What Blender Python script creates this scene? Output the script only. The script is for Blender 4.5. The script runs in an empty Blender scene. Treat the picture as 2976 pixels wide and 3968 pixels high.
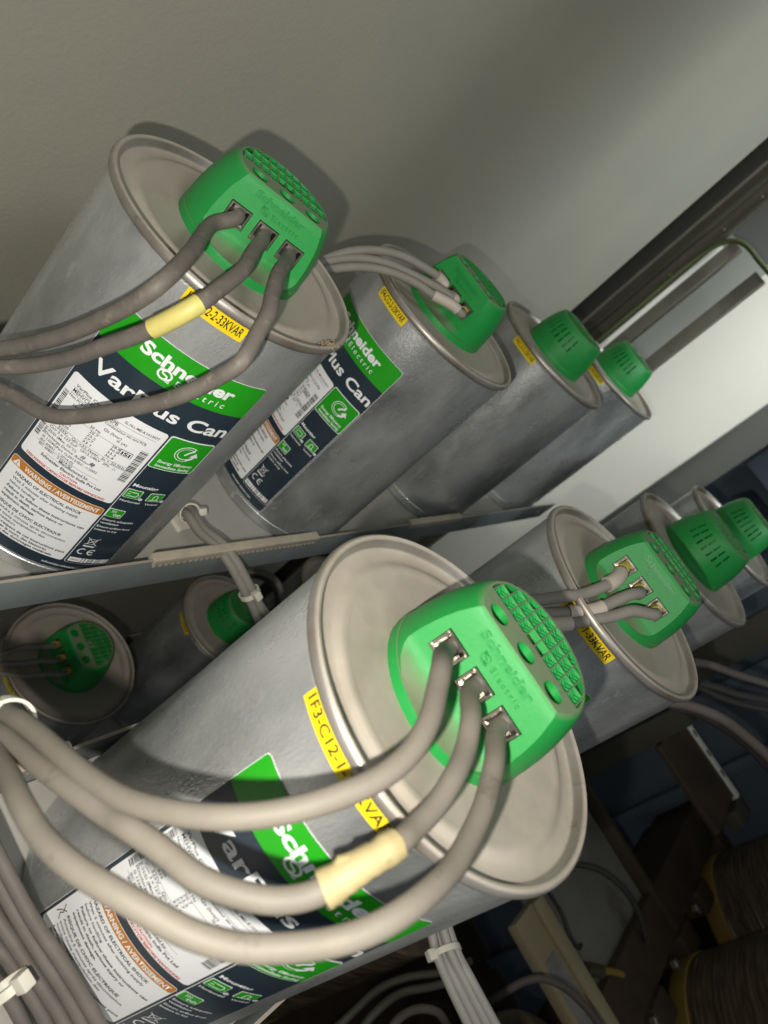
import bpy, bmesh, math, random
from mathutils import Vector, Matrix
random.seed(7)
SC = bpy.context.scene
COL = SC.collection

# measured layout, metres, origin at the camera, z up
CAMROT = [[0.535736, 0.057519, -0.842424], [-0.509552, 0.817565, -0.268226], [0.673308, 0.572957, 0.467308]]
CANS = {"A": [0.2835, 0.2454, -0.1433], "B": [0.5029, 0.2454, -0.1433], "C": [0.7391, 0.2454, -0.1433], "D": [0.9611, 0.2454, -0.1433], "E": [0.2426, 0.0049, -0.1458], "F": [0.4704, 0.0049, -0.1458], "G": [0.7031, 0.0049, -0.1458], "H": [0.9489, 0.0049, -0.1458], "I": [0.4709, 0.2461, -0.6677], "J": [0.7029, 0.2461, -0.6677], "K": [0.9364, 0.2461, -0.6677]}
FACE = {"A": -124.3, "B": -178, "C": -5, "D": -5, "E": -176, "F": -178, "G": -3, "H": -3, "I": 179, "J": -3, "K": -3}
CAB = {
 "A1": [[0.2666, 0.2472, -0.1278], [0.2587, 0.2356, -0.1278], [0.2489, 0.2347, -0.1334], [0.233, 0.2211, -0.1336], [0.2159, 0.2042, -0.1313], [0.192, 0.1844, -0.1364], [0.1914, 0.1892, -0.1519], [0.1923, 0.1985, -0.1707], [0.1919, 0.2119, -0.1957], [0.1882, 0.2303, -0.224], [0.1806, 0.2414, -0.242]],
 "A2": [[0.279, 0.2387, -0.1278], [0.2711, 0.2272, -0.1278], [0.2535, 0.212, -0.1275], [0.2352, 0.1952, -0.1273], [0.2188, 0.1845, -0.1309], [0.2061, 0.1775, -0.1364], [0.2002, 0.1819, -0.1553], [0.1973, 0.1918, -0.1762], [0.197, 0.2058, -0.2008], [0.1929, 0.2195, -0.2218], [0.1804, 0.2373, -0.2449]],
 "A3": [[0.2914, 0.2303, -0.1278], [0.2835, 0.2187, -0.1278], [0.2591, 0.1987, -0.125], [0.2454, 0.1835, -0.1265], [0.2364, 0.1726, -0.1274], [0.2297, 0.1652, -0.133], [0.2216, 0.1563, -0.1421], [0.2193, 0.1588, -0.1555], [0.2165, 0.1626, -0.1691], [0.215, 0.1691, -0.183], [0.2117, 0.179, -0.2004], [0.2081, 0.1898, -0.2179], [0.2045, 0.1988, -0.2298], [0.2027, 0.2078, -0.2365], [0.2002, 0.2182, -0.2415], [0.1976, 0.2277, -0.2471], [0.1895, 0.2433, -0.257]],
 "E1": [[0.2336, 0.0193, -0.1303], [0.2197, 0.0184, -0.1303], [0.1962, 0.0135, -0.12], [0.1863, 0.0076, -0.1199], [0.1761, 0.0019, -0.1201], [0.1664, -0.0024, -0.1229], [0.1559, -0.0039, -0.1278], [0.1453, -0.0021, -0.1351], [0.136, 0.0015, -0.1434], [0.1292, 0.0068, -0.1526], [0.1259, 0.0143, -0.165], [0.1244, 0.0242, -0.1791], [0.1251, 0.0335, -0.1897], [0.1278, 0.0465, -0.203], [0.1319, 0.062, -0.2189], [0.136, 0.0753, -0.2359], [0.1414, 0.0992, -0.266]],
 "E2": [[0.2347, 0.0044, -0.1303], [0.2207, 0.0034, -0.1303], [0.2027, -0.004, -0.1248], [0.1942, -0.0103, -0.1265], [0.1831, -0.0147, -0.1277], [0.1743, -0.0178, -0.1305], [0.1639, -0.0193, -0.1329], [0.1553, -0.0196, -0.1335], [0.1462, -0.019, -0.139], [0.1377, -0.0187, -0.1476], [0.131, -0.0151, -0.1534], [0.126, -0.009, -0.1588], [0.1225, -0.0011, -0.1649], [0.1218, 0.0086, -0.1715], [0.121, 0.0175, -0.1783], [0.1224, 0.0243, -0.1869], [0.1229, 0.0351, -0.1969], [0.1256, 0.052, -0.2145], [0.13, 0.066, -0.2306], [0.1367, 0.0888, -0.2591]],
 "E3": [[0.2357, -0.0106, -0.1303], [0.2217, -0.0116, -0.1303], [0.2059, -0.0178, -0.1269], [0.1975, -0.0223, -0.1275], [0.1879, -0.0264, -0.1279], [0.1776, -0.0298, -0.1292], [0.1663, -0.032, -0.1295], [0.1545, -0.0323, -0.1294], [0.1439, -0.0319, -0.1313], [0.1365, -0.0309, -0.1355], [0.1307, -0.0288, -0.1405], [0.1239, -0.0243, -0.148], [0.1176, -0.0182, -0.1559], [0.1121, -0.0105, -0.1613], [0.108, -0.0017, -0.1657], [0.105, 0.0066, -0.1706], [0.1037, 0.0158, -0.1784], [0.1057, 0.0272, -0.1898], [0.1092, 0.0379, -0.1988], [0.1161, 0.0492, -0.2119], [0.1228, 0.0596, -0.2258], [0.1339, 0.0785, -0.2486]],
 "B1": [[0.4943, 0.2601, -0.1278], [0.4803, 0.2596, -0.1278], [0.4698, 0.2476, -0.1237], [0.4692, 0.2502, -0.1234], [0.4621, 0.2545, -0.1229], [0.4568, 0.2584, -0.1238], [0.442, 0.271, -0.1283], [0.4264, 0.2795, -0.1366], [0.4099, 0.2833, -0.1471], [0.3974, 0.2839, -0.1584], [0.3839, 0.2832, -0.1725]],
 "B2": [[0.4949, 0.2451, -0.1278], [0.4809, 0.2446, -0.1278], [0.4715, 0.2341, -0.1242], [0.4677, 0.2354, -0.1239], [0.4583, 0.2432, -0.1256], [0.4407, 0.2583, -0.1315], [0.4289, 0.2684, -0.1363], [0.4152, 0.2773, -0.1452], [0.3989, 0.2817, -0.157], [0.3799, 0.2803, -0.1707]],
 "B3": [[0.4954, 0.2301, -0.1278], [0.4814, 0.2296, -0.1278], [0.4678, 0.2209, -0.1255], [0.4642, 0.2249, -0.1254], [0.461, 0.2277, -0.1254], [0.449, 0.2395, -0.1294], [0.4424, 0.247, -0.1307], [0.4306, 0.2575, -0.1352], [0.4188, 0.2654, -0.1412], [0.407, 0.2706, -0.1488], [0.3952, 0.2737, -0.1576], [0.3772, 0.2737, -0.1687]],
 "F1": [[0.4618, 0.0196, -0.1303], [0.4479, 0.0192, -0.1303], [0.4293, 0.0153, -0.1332], [0.42, 0.0157, -0.1391], [0.4096, 0.0176, -0.146], [0.3962, 0.0212, -0.1509], [0.3758, 0.0288, -0.1619], [0.351, 0.0367, -0.17], [0.3284, 0.0434, -0.1748]],
 "F2": [[0.4624, 0.0047, -0.1303], [0.4484, 0.0042, -0.1303], [0.4366, 0.0017, -0.1279], [0.4292, 0.0036, -0.1294], [0.4204, 0.0055, -0.1379], [0.4116, 0.0068, -0.1465], [0.3913, 0.0159, -0.1585], [0.3693, 0.0246, -0.1653], [0.3462, 0.0331, -0.17], [0.3238, 0.0408, -0.1739]],
 "F3": [[0.4629, -0.0103, -0.1303], [0.4489, -0.0108, -0.1303], [0.4374, -0.0126, -0.1281], [0.4311, -0.0085, -0.1307], [0.4256, -0.0041, -0.1339], [0.4174, -0.0014, -0.1407], [0.4048, 0.0034, -0.1499], [0.3895, 0.0095, -0.159], [0.3643, 0.0193, -0.1667], [0.3413, 0.0278, -0.1712], [0.3191, 0.0356, -0.1747]],
 "S1": [[0.37, 0.2155, -0.3436], [0.3663, 0.2074, -0.3377], [0.3663, 0.1923, -0.3357], [0.3692, 0.1789, -0.3317], [0.3739, 0.1631, -0.3322], [0.3821, 0.1479, -0.3392], [0.3928, 0.1344, -0.3489], [0.4016, 0.1277, -0.3582], [0.4116, 0.114, -0.3695]],
 "S2": [[0.3764, 0.2162, -0.3422], [0.3726, 0.206, -0.3379], [0.3704, 0.193, -0.3343], [0.3734, 0.178, -0.3288], [0.3782, 0.1617, -0.3296], [0.3863, 0.1458, -0.3369], [0.3971, 0.1322, -0.3467], [0.4067, 0.1272, -0.3538], [0.4156, 0.1118, -0.3635]],
 "L0": [[0.3962, -0.0968, -0.3471], [0.3891, -0.1147, -0.3488], [0.3872, -0.129, -0.3497], [0.3882, -0.1562, -0.3527], [0.394, -0.1853, -0.3589]],
 "L1": [[0.4032, -0.0999, -0.3491], [0.3948, -0.1179, -0.3489], [0.3898, -0.1315, -0.3464], [0.3912, -0.1589, -0.349], [0.3972, -0.1883, -0.355]],
 "L2": [[0.4001, -0.1005, -0.3422], [0.3938, -0.1193, -0.3428], [0.3926, -0.1341, -0.3428], [0.3943, -0.1619, -0.3451], [0.4006, -0.1915, -0.3507]],
 "L3": [[0.4069, -0.1034, -0.3444], [0.3993, -0.1223, -0.3432], [0.395, -0.1364, -0.3399], [0.3969, -0.1644, -0.3418], [0.4034, -0.1941, -0.3472]],
 "M0": [[0.1507, 0.0596, -0.304], [0.1539, 0.0429, -0.3078], [0.1563, 0.0311, -0.3103], [0.1598, 0.0153, -0.313], [0.1643, -0.0018, -0.3147], [0.1698, -0.0248, -0.3181], [0.1726, -0.0379, -0.3204]],
 "M1": [[0.1501, 0.0515, -0.3097], [0.1533, 0.0348, -0.3136], [0.1564, 0.0206, -0.3161], [0.1595, 0.0073, -0.3181], [0.1634, -0.0076, -0.3197], [0.1669, -0.023, -0.3222], [0.1691, -0.0346, -0.3249]],
 "M2": [[0.1485, 0.0431, -0.3175], [0.1516, 0.0264, -0.3214], [0.1542, 0.0165, -0.3224], [0.1578, 0.0019, -0.3243], [0.1614, -0.0119, -0.3257], [0.1639, -0.0226, -0.3273], [0.1655, -0.0312, -0.3294]],
 "M3": [[0.1473, 0.035, -0.3241], [0.1505, 0.0183, -0.328], [0.1532, 0.0104, -0.3277], [0.1562, -0.0016, -0.3292], [0.1589, -0.0129, -0.3308], [0.1607, -0.0224, -0.3331], [0.1619, -0.0278, -0.3339]],
 "M4": [[0.1462, 0.0258, -0.3316], [0.1493, 0.0091, -0.3355], [0.152, 0.0004, -0.3357], [0.1545, -0.0103, -0.3373], [0.1559, -0.0178, -0.3391], [0.1569, -0.0229, -0.3403]],
 "M5": [[0.1548, 0.0699, -0.3164], [0.1581, 0.0525, -0.3204], [0.1598, 0.0452, -0.3215], [0.1613, 0.0339, -0.3253], [0.164, 0.0166, -0.3303], [0.1669, 0.0052, -0.3316], [0.1706, -0.0112, -0.3345], [0.1734, -0.0312, -0.3408]],
 "I1": [[0.4632, 0.2613, -0.6522], [0.4492, 0.2615, -0.6522], [0.4368, 0.2553, -0.6389], [0.4219, 0.2601, -0.6415], [0.4125, 0.2638, -0.6456], [0.3945, 0.2657, -0.6556], [0.3771, 0.2719, -0.662]],
 "I2": [[0.4629, 0.2463, -0.6522], [0.4489, 0.2465, -0.6522], [0.438, 0.2418, -0.6444], [0.4232, 0.2468, -0.647], [0.4117, 0.2512, -0.6544], [0.394, 0.2585, -0.6607], [0.3767, 0.266, -0.6661]],
 "I3": [[0.4627, 0.2313, -0.6522], [0.4487, 0.2315, -0.6522], [0.4406, 0.228, -0.6477], [0.4257, 0.2332, -0.6503], [0.411, 0.2414, -0.6613], [0.3935, 0.2512, -0.6658], [0.3763, 0.26, -0.6703]],
 "J1": [[0.7117, 0.2607, -0.6522], [0.7256, 0.26, -0.6522], [0.7382, 0.252, -0.6646], [0.7341, 0.2396, -0.6362], [0.7329, 0.2348, -0.609], [0.7312, 0.2469, -0.5944], [0.7258, 0.264, -0.5944], [0.7204, 0.2788, -0.6064], [0.7171, 0.2864, -0.6186]],
 "J2": [[0.7101, 0.2307, -0.6522], [0.7241, 0.23, -0.6522], [0.7414, 0.2431, -0.6639], [0.7354, 0.2313, -0.6387], [0.7321, 0.23, -0.6133], [0.7286, 0.2453, -0.6001], [0.7229, 0.2632, -0.6], [0.7184, 0.277, -0.611], [0.7152, 0.2848, -0.6231]],
 "R1": [[0.6156, -0.0765, -0.2182], [0.6215, -0.0832, -0.2112], [0.6305, -0.0953, -0.202], [0.6409, -0.1124, -0.1931], [0.661, -0.1352, -0.1913], [0.6816, -0.1623, -0.1911], [0.6997, -0.1861, -0.1936]],
 "R2": [[0.64, -0.0862, -0.2225], [0.6521, -0.1031, -0.2103], [0.6619, -0.1212, -0.2031], [0.6823, -0.1448, -0.2012], [0.7031, -0.1747, -0.2024], [0.7215, -0.1986, -0.2044]],
 "R3": [[0.7893, -0.0801, -0.228], [0.8098, -0.0936, -0.2202], [0.8304, -0.1106, -0.2142], [0.8538, -0.1308, -0.2051], [0.8729, -0.1445, -0.2], [0.8964, -0.1652, -0.1908]],
 "R4": [[0.7379, -0.0928, -0.2209], [0.7577, -0.1068, -0.2147], [0.7777, -0.1226, -0.2092], [0.7981, -0.1366, -0.2019], [0.8168, -0.1479, -0.196], [0.8397, -0.1641, -0.1854]],
 "R5": [[0.822, -0.1066, -0.2484], [0.8426, -0.1261, -0.2439], [0.8636, -0.1436, -0.2376], [0.8849, -0.1599, -0.2298], [0.9066, -0.1757, -0.2212], [0.9286, -0.1918, -0.2123]],
 "W1": [[0.5674, -0.2019, -0.698], [0.5913, -0.1981, -0.674], [0.6253, -0.1958, -0.6543], [0.6592, -0.2063, -0.6419], [0.698, -0.2278, -0.6272], [0.7308, -0.2374, -0.6164]],
 "W2": [[0.577, -0.2156, -0.6671], [0.5956, -0.207, -0.65], [0.628, -0.208, -0.6351], [0.6631, -0.2244, -0.6239], [0.6977, -0.24, -0.6133]],
 "W3": [[0.5621, -0.2194, -0.6106], [0.5763, -0.2119, -0.6021], [0.6036, -0.2178, -0.599], [0.623, -0.2335, -0.5944], [0.6371, -0.2574, -0.6041]],
 "W4": [[0.6878, -0.2759, -0.6304], [0.7091, -0.2726, -0.59], [0.7314, -0.2765, -0.5522], [0.7468, -0.2976, -0.5366], [0.761, -0.3348, -0.5322], [0.7699, -0.369, -0.5359]]
}
TIES = {"tie_shelf_mount": [0.3695, 0.2163, -0.3332], "tie_two": [0.3874, 0.1395, -0.3387], "tie_lower": [0.388, -0.1162, -0.3408], "tie_left": [0.134, 0.0733, -0.2299], "tie_leftlow": [0.1456, 0.001, -0.319]}
HEADS = (2.2, 0.5, 3.4, 0.8, 1.5)
# ---------------------------------------------------------------- camera, light, exposure
cam_d = bpy.data.cameras.new('camera'); cam = bpy.data.objects.new('camera', cam_d); COL.objects.link(cam)
SC.camera = cam
cam.matrix_world = Matrix(CAMROT).to_4x4()
cam_d.sensor_fit = 'HORIZONTAL'; cam_d.sensor_width = 36.0; cam_d.lens = 34.969
cam_d.clip_start = 0.01; cam_d.clip_end = 50
cam_d.dof.use_dof = True; cam_d.dof.focus_distance = 0.37; cam_d.dof.aperture_fstop = 17.0

W = bpy.data.worlds.new('World'); SC.world = W; W.use_nodes = True
W.node_tree.nodes['Background'].inputs[0].default_value = (0.88, 0.95, 1.0, 1)
W.node_tree.nodes['Background'].inputs[1].default_value = 0.115

def area(name, loc, target, size, power, color, size_y=None, shape='RECTANGLE', spread=180):
    l = bpy.data.lights.new(name, 'AREA'); l.shape = shape; l.size = size
    if size_y: l.size_y = size_y
    l.energy = power; l.color = color; l.spread = math.radians(spread)
    o = bpy.data.objects.new(name, l); COL.objects.link(o); o.location = loc
    d = Vector(target) - Vector(loc); o.rotation_euler = d.to_track_quat('-Z', 'Y').to_euler()
    return o
CR = Matrix(CAMROT)
fl = CR @ Vector((-0.022, -0.024, 0.004))
area('phone_flash', fl, fl - CR.col[2], 0.007, 1.55, (1.0, 0.94, 0.84), shape='DISK')
area('room_light', (0.2, -0.9, 1.3), (0.5, 0.2, -0.2), 0.7, 1.8, (0.97, 1.0, 0.92), size_y=0.9)
area('room_light_far', (0.55, -1.4, 0.95), (1.10, 0.42, 0.12), 0.28, 1.45, (0.92, 1.0, 0.99), size_y=0.26, spread=40)
area('wall_fill', (-0.25, -0.75, 1.15), (0.22, 0.42, -0.02), 0.35, 1.1, (0.97, 1.0, 0.93), spread=80)  # added fill lamp, brightens the left part of the wall
area('panel_fill', (1.08, 0.15, 1.35), (1.36, 0.21, -0.30), 0.20, 1.05, (1.0, 1.0, 0.93), spread=26)  # added narrow-beam lamp, only there to brighten the white panel
VS = SC.view_settings
VS.view_transform = 'Standard'; VS.look = 'None'; VS.exposure = 0.0; VS.gamma = 1.0; VS.use_curve_mapping = False

# ---------------------------------------------------------------- materials
def mat(name, base, rough=0.6, metal=0.0, var=None, var_scale=60, var_amt=0.5, bump=0.0, bump_scale=400,
        dust=None, dust_amt=0.0, stretch=(1, 1, 1), spec=0.5, dirt=None, dirt_scale=25, dirt_lo=0.55, dirt_hi=0.7, coat=0.0, rough_var=0.0, smudge=None, smudge_scale=13, streak=(0.70, 0.70, 0.67)):
    m = bpy.data.materials.new(name); m.use_nodes = True; nt = m.node_tree; N = nt.nodes; L = nt.links
    b = N['Principled BSDF']; b.inputs['Roughness'].default_value = rough; b.inputs['Metallic'].default_value = metal
    b.inputs['Specular IOR Level'].default_value = spec; b.inputs['Coat Weight'].default_value = coat
    tc = N.new('ShaderNodeTexCoord'); mp = N.new('ShaderNodeMapping'); mp.inputs['Scale'].default_value = stretch
    L.new(tc.outputs['Object'], mp.inputs['Vector'])
    col = N.new('ShaderNodeRGB'); col.outputs[0].default_value = (*base, 1); out = col.outputs[0]
    def mix(a, bcol, fac):
        mx = N.new('ShaderNodeMix'); mx.data_type = 'RGBA'
        L.new(fac, mx.inputs[0]); L.new(a, mx.inputs[6]); mx.inputs[7].default_value = (*bcol, 1)
        return mx.outputs[2]
    def noise(scale, detail=6, rgh=0.6):
        n = N.new('ShaderNodeTexNoise'); n.inputs['Scale'].default_value = scale; n.inputs['Detail'].default_value = detail
        n.inputs['Roughness'].default_value = rgh; L.new(mp.outputs[0], n.inputs['Vector']); return n.outputs[0]
    def ramp(v, lo, hi, amt=1.0):
        r = N.new('ShaderNodeMapRange'); r.inputs[1].default_value = lo; r.inputs[2].default_value = hi
        r.inputs[3].default_value = 0; r.inputs[4].default_value = amt; L.new(v, r.inputs[0]); return r.outputs[0]
    if var: out = mix(out, var, ramp(noise(var_scale), 0.35, 0.68, var_amt))
    if dirt: out = mix(out, dirt, ramp(noise(dirt_scale, 8, 0.7), dirt_lo, dirt_hi, 0.8))
    if smudge:
        out = mix(out, smudge, ramp(noise(smudge_scale, 4, 0.55), 0.44, 0.66, 0.85))
        out = mix(out, streak, ramp(noise(75, 9, 0.75), 0.57, 0.67, 0.8))
    if dust:
        g = N.new('ShaderNodeNewGeometry'); sx = N.new('ShaderNodeSeparateXYZ'); L.new(g.outputs['Normal'], sx.inputs[0])
        up = ramp(sx.outputs['Z'], 0.55, 0.95, 1.0)
        nz = ramp(noise(90, 5), 0.1, 0.75, 1.0)
        mm = N.new('ShaderNodeMath'); mm.operation = 'MULTIPLY_ADD'; L.new(nz, mm.inputs[0]); mm.inputs[1].default_value = 0.45; mm.inputs[2].default_value = 0.6
        m2 = N.new('ShaderNodeMath'); m2.operation = 'MULTIPLY'; L.new(mm.outputs[0], m2.inputs[0]); L.new(up, m2.inputs[1])
        m3 = N.new('ShaderNodeMath'); m3.operation = 'MULTIPLY'; m3.use_clamp = True; L.new(m2.outputs[0], m3.inputs[0]); m3.inputs[1].default_value = dust_amt
        out = mix(out, dust, m3.outputs[0])
        rr = N.new('ShaderNodeMapRange'); L.new(m3.outputs[0], rr.inputs[0]); rr.inputs[3].default_value = rough; rr.inputs[4].default_value = 0.9
        L.new(rr.outputs[0], b.inputs['Roughness'])
        mr = N.new('ShaderNodeMapRange'); L.new(m3.outputs[0], mr.inputs[0]); mr.inputs[3].default_value = metal; mr.inputs[4].default_value = 0.0
        L.new(mr.outputs[0], b.inputs['Metallic'])
    elif rough_var:
        rr = N.new('ShaderNodeMapRange'); L.new(noise(var_scale * 1.7), rr.inputs[0]); rr.inputs[1].default_value = .3; rr.inputs[2].default_value = .7
        rr.inputs[3].default_value = rough - rough_var; rr.inputs[4].default_value = rough + rough_var; L.new(rr.outputs[0], b.inputs['Roughness'])
    L.new(out, b.inputs['Base Color'])
    if bump:
        bp = N.new('ShaderNodeBump'); bp.inputs['Strength'].default_value = bump; bp.inputs['Distance'].default_value = 0.0006
        L.new(noise(bump_scale, 4), bp.inputs['Height']); L.new(bp.outputs[0], b.inputs['Normal'])
    return m
DUST = (0.36, 0.33, 0.28)
M = {}
def can_mat(name, base, var, rough, bump, bscale):
    # spangled, scuffed bare aluminium: fine flecks, soft smudges, thin scratches along the can
    m = mat(name, base, rough=rough, metal=0.70, stretch=(1, 1, 0.45), smudge=(0.20, 0.215, 0.22), var=var, var_scale=38, var_amt=0.6, bump=bump, bump_scale=bscale, rough_var=0.10,
            dirt=(0.78, 0.78, 0.74), dirt_scale=230, dirt_lo=0.58, dirt_hi=0.70)
    return m
M['can'] = can_mat('can_aluminium', (0.72, 0.74, 0.74), (0.42, 0.445, 0.455), 0.32, 0.5, 800)
M['lid'] = mat('dusty_lid', (0.50, 0.49, 0.47), rough=0.42, metal=0.7, dust=(0.45, 0.40, 0.33), dust_amt=0.80, var=(0.24, 0.19, 0.14), var_scale=14, var_amt=0.9, dirt=(0.16, 0.12, 0.08), dirt_scale=60, dirt_lo=0.60, dirt_hi=0.72, bump=0.1, bump_scale=1200)
M['plastic'] = mat('green_plastic', (0.011, 0.275, 0.050), rough=0.42, dust=(0.22, 0.225, 0.155), dust_amt=0.85, bump=0.35, bump_scale=2600, var=(0.016, 0.31, 0.065), var_scale=70, var_amt=0.5)
M['plastic_raise'] = mat('green_plastic_lettering', (0.010, 0.25, 0.05), rough=0.45)
M['plastic_clean'] = mat('green_plastic_slots', (0.012, 0.29, 0.062), rough=0.42)
M['plate'] = mat('terminal_plate', (0.62, 0.61, 0.57), rough=0.32, metal=1.0, var=(0.35, 0.31, 0.25), var_scale=500, var_amt=0.7)
M['copper'] = mat('copper_strand', (0.55, 0.27, 0.13), rough=0.4, metal=1.0)
M['cable_front'] = mat('cable_taupe', (0.148, 0.134, 0.112), rough=0.62, var=(0.18, 0.165, 0.14), var_scale=70, var_amt=0.6, bump=0.12, bump_scale=700, spec=0.35, dirt=(0.085, 0.07, 0.055), dirt_scale=55, dirt_lo=0.60, dirt_hi=0.72)
M['cable_dark'] = mat('cable_grey', (0.125, 0.110, 0.098), rough=0.55, var=(0.19, 0.17, 0.15), var_scale=90, var_amt=0.6, bump=0.15, bump_scale=900, spec=0.35, dirt=(0.26, 0.23, 0.19), dirt_scale=160)
M['cable_mid'] = mat('cable_midgrey', (0.215, 0.205, 0.182), rough=0.6, var=(0.27, 0.255, 0.225), var_scale=80, var_amt=0.5, spec=0.3)
M['cable_light'] = mat('cable_lightgrey', (0.30, 0.29, 0.27), rough=0.55, var=(0.36, 0.35, 0.33), var_scale=80, var_amt=0.5)
M['cable_purple'] = mat('cable_brownish', (0.115, 0.100, 0.092), rough=0.6, var=(0.16, 0.14, 0.128), var_scale=60, var_amt=0.5, spec=0.3)
M['cable_black'] = mat('cable_black', (0.035, 0.033, 0.030), rough=0.6)
M['cable_green'] = mat('cable_yellow_green', (0.060, 0.062, 0.014), rough=0.7, var=(0.02, 0.05, 0.012), var_scale=25, var_amt=0.8)
M['sleeve_yellow'] = mat('sleeve_yellow', (0.60, 0.53, 0.16), rough=0.5, var=(0.50, 0.44, 0.15), var_scale=120, var_amt=0.5, bump=0.2, bump_scale=300)
M['tape_yellow'] = mat('tape_pale_yellow', (0.34, 0.285, 0.15), rough=0.6, var=(0.28, 0.23, 0.115), var_scale=90, var_amt=0.5, bump=0.3, bump_scale=260)
M['sleeve_white'] = mat('sleeve_white', (0.47, 0.42, 0.36), rough=0.5)
M['ferrule'] = mat('ferrule_yellow', (0.55, 0.42, 0.06), rough=0.5)
M['tie'] = mat('nylon_tie', (0.62, 0.60, 0.52), rough=0.35, spec=0.6)
M['white'] = mat('label_white', (0.84, 0.86, 0.88), rough=0.35)
M['navy'] = mat('label_navy', (0.022, 0.036, 0.052), rough=0.28)
M['green'] = mat('label_green', (0.018, 0.33, 0.012), rough=0.30)
M['orange'] = mat('label_orange', (0.52, 0.20, 0.025), rough=0.35)
M['black'] = mat('label_black', (0.02, 0.02, 0.022), rough=0.4)
M['red'] = mat('label_red', (0.62, 0.045, 0.04), rough=0.4)
M['sticker'] = mat('sticker_yellow', (0.86, 0.64, 0.012), rough=0.35)
M['wall'] = mat('powder_coat_wall', (0.375, 0.362, 0.295), rough=0.55, bump=0.6, bump_scale=330, var=(0.33, 0.32, 0.285), var_scale=6, var_amt=0.6)
M['shelf'] = mat('galvanised_sheet', (0.40, 0.40, 0.385), rough=0.42, metal=0.45, var=(0.30, 0.30, 0.285), var_scale=18, var_amt=0.7, dust=(0.42, 0.40, 0.36), dust_amt=0.75, bump=0.1, bump_scale=500)
M['plate_dull'] = mat('dull_sheet', (0.22, 0.215, 0.195), rough=0.6, metal=0.2, var=(0.15, 0.145, 0.13), var_scale=10, var_amt=0.8, dirt=(0.12, 0.10, 0.08), dirt_scale=14)
M['lip'] = mat('galvanised_lip', (0.27, 0.31, 0.315), rough=0.5, metal=0.1, var=(0.21, 0.24, 0.25), var_scale=35, var_amt=0.7, dust=(0.40, 0.31, 0.24), dust_amt=0.85)
M['trim'] = mat('edge_trim_plastic', (0.50, 0.45, 0.36), rough=0.6, var=(0.35, 0.28, 0.22), var_scale=60, var_amt=0.6)
M['post_black'] = mat('post_black', (0.008, 0.007, 0.005), rough=0.8)
M['post_olive'] = mat('post_olive', (0.052, 0.050, 0.032), rough=0.6, var=(0.034, 0.032, 0.020), var_scale=20, var_amt=0.7)
M['post_brown'] = mat('post_brown', (0.098, 0.090, 0.070), rough=0.6, var=(0.06, 0.055, 0.042), var_scale=25, var_amt=0.6)
M['panel_grey'] = mat('panel_grey', (0.24, 0.255, 0.24), rough=0.45)
M['panel_dim'] = mat('panel_dim', (0.13, 0.135, 0.13), rough=0.6)
M['panel_white'] = mat('panel_white', (0.72, 0.72, 0.67), rough=0.5, var=(0.66, 0.66, 0.60), var_scale=3, var_amt=0.5)
M['blue'] = mat('cabinet_blue', (0.100, 0.130, 0.170), rough=0.5, var=(0.075, 0.10, 0.13), var_scale=6, var_amt=0.6)
M['dark'] = mat('dark_steel', (0.040, 0.027, 0.016), rough=0.6, var=(0.066, 0.045, 0.028), var_scale=20, var_amt=0.7)
M['panel_dim2'] = mat('scuffed_plate', (0.28, 0.28, 0.27), rough=0.5, var=(0.17, 0.17, 0.16), var_scale=25, var_amt=0.8)
M['cream'] = mat('cream_block', (0.33, 0.29, 0.18), rough=0.6, var=(0.33, 0.28, 0.17), var_scale=25, var_amt=0.6)
M['tape'] = mat('coil_tape_yellow', (0.26, 0.17, 0.035), rough=0.6, var=(0.20, 0.13, 0.03), var_scale=30, var_amt=0.6)
M['winding'] = mat('varnished_winding', (0.035, 0.027, 0.018), rough=0.42, var=(0.21, 0.165, 0.10), var_scale=30, var_amt=0.7, stretch=(1, 1, 14), dirt=(0.33, 0.29, 0.17), dirt_scale=70, dirt_lo=0.66, dirt_hi=0.74)
M['bolt'] = mat('zinc_bolt', (0.35, 0.33, 0.27), rough=0.35, metal=0.9)

# ---------------------------------------------------------------- helpers
def link(name, me, parent=None, mats=(), smooth_angle=None):
    for m in mats: me.materials.append(m)
    o = bpy.data.objects.new(name, me); COL.objects.link(o)
    if parent: o.parent = parent
    if smooth_angle is not None:
        for p in me.polygons: p.use_smooth = True
        me.set_sharp_from_angle(angle=math.radians(smooth_angle))
    return o
def tag(o, label=None, cat=None, group=None, kind=None):
    if label: o['label'] = label
    if cat: o['category'] = cat
    if group: o['group'] = group
    if kind: o['kind'] = kind
    return o
def empty(name, loc, rz=0):
    o = bpy.data.objects.new(name, None); o.empty_display_size = 0.02; COL.objects.link(o)
    o.location = loc; o.rotation_euler = (0, 0, rz); return o
def from_bm(name, bm, parent=None, mats=(), ang=None):
    me = bpy.data.meshes.new(name); bmesh.ops.recalc_face_normals(bm, faces=bm.faces); bm.to_mesh(me); bm.free()
    return link(name, me, parent, mats, ang)
def bm_box(bm, lo, hi, mi=0, rot=None, bevel=0.0):
    lo = Vector(lo); hi = Vector(hi); c = (lo + hi) / 2; s = hi - lo
    mtx = Matrix.Translation(c) @ (rot.to_4x4() if rot else Matrix()) @ Matrix.Diagonal((s.x, s.y, s.z, 1))
    r = bmesh.ops.create_cube(bm, size=1, matrix=mtx)
    fs = set(f for v in r['verts'] for f in v.link_faces)
    for f in fs: f.material_index = mi
    if bevel:
        es = list(set(e for v in r['verts'] for e in v.link_edges))
        bmesh.ops.bevel(bm, geom=es, offset=bevel, segments=2, affect='EDGES', profile=0.6, material=mi)
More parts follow.
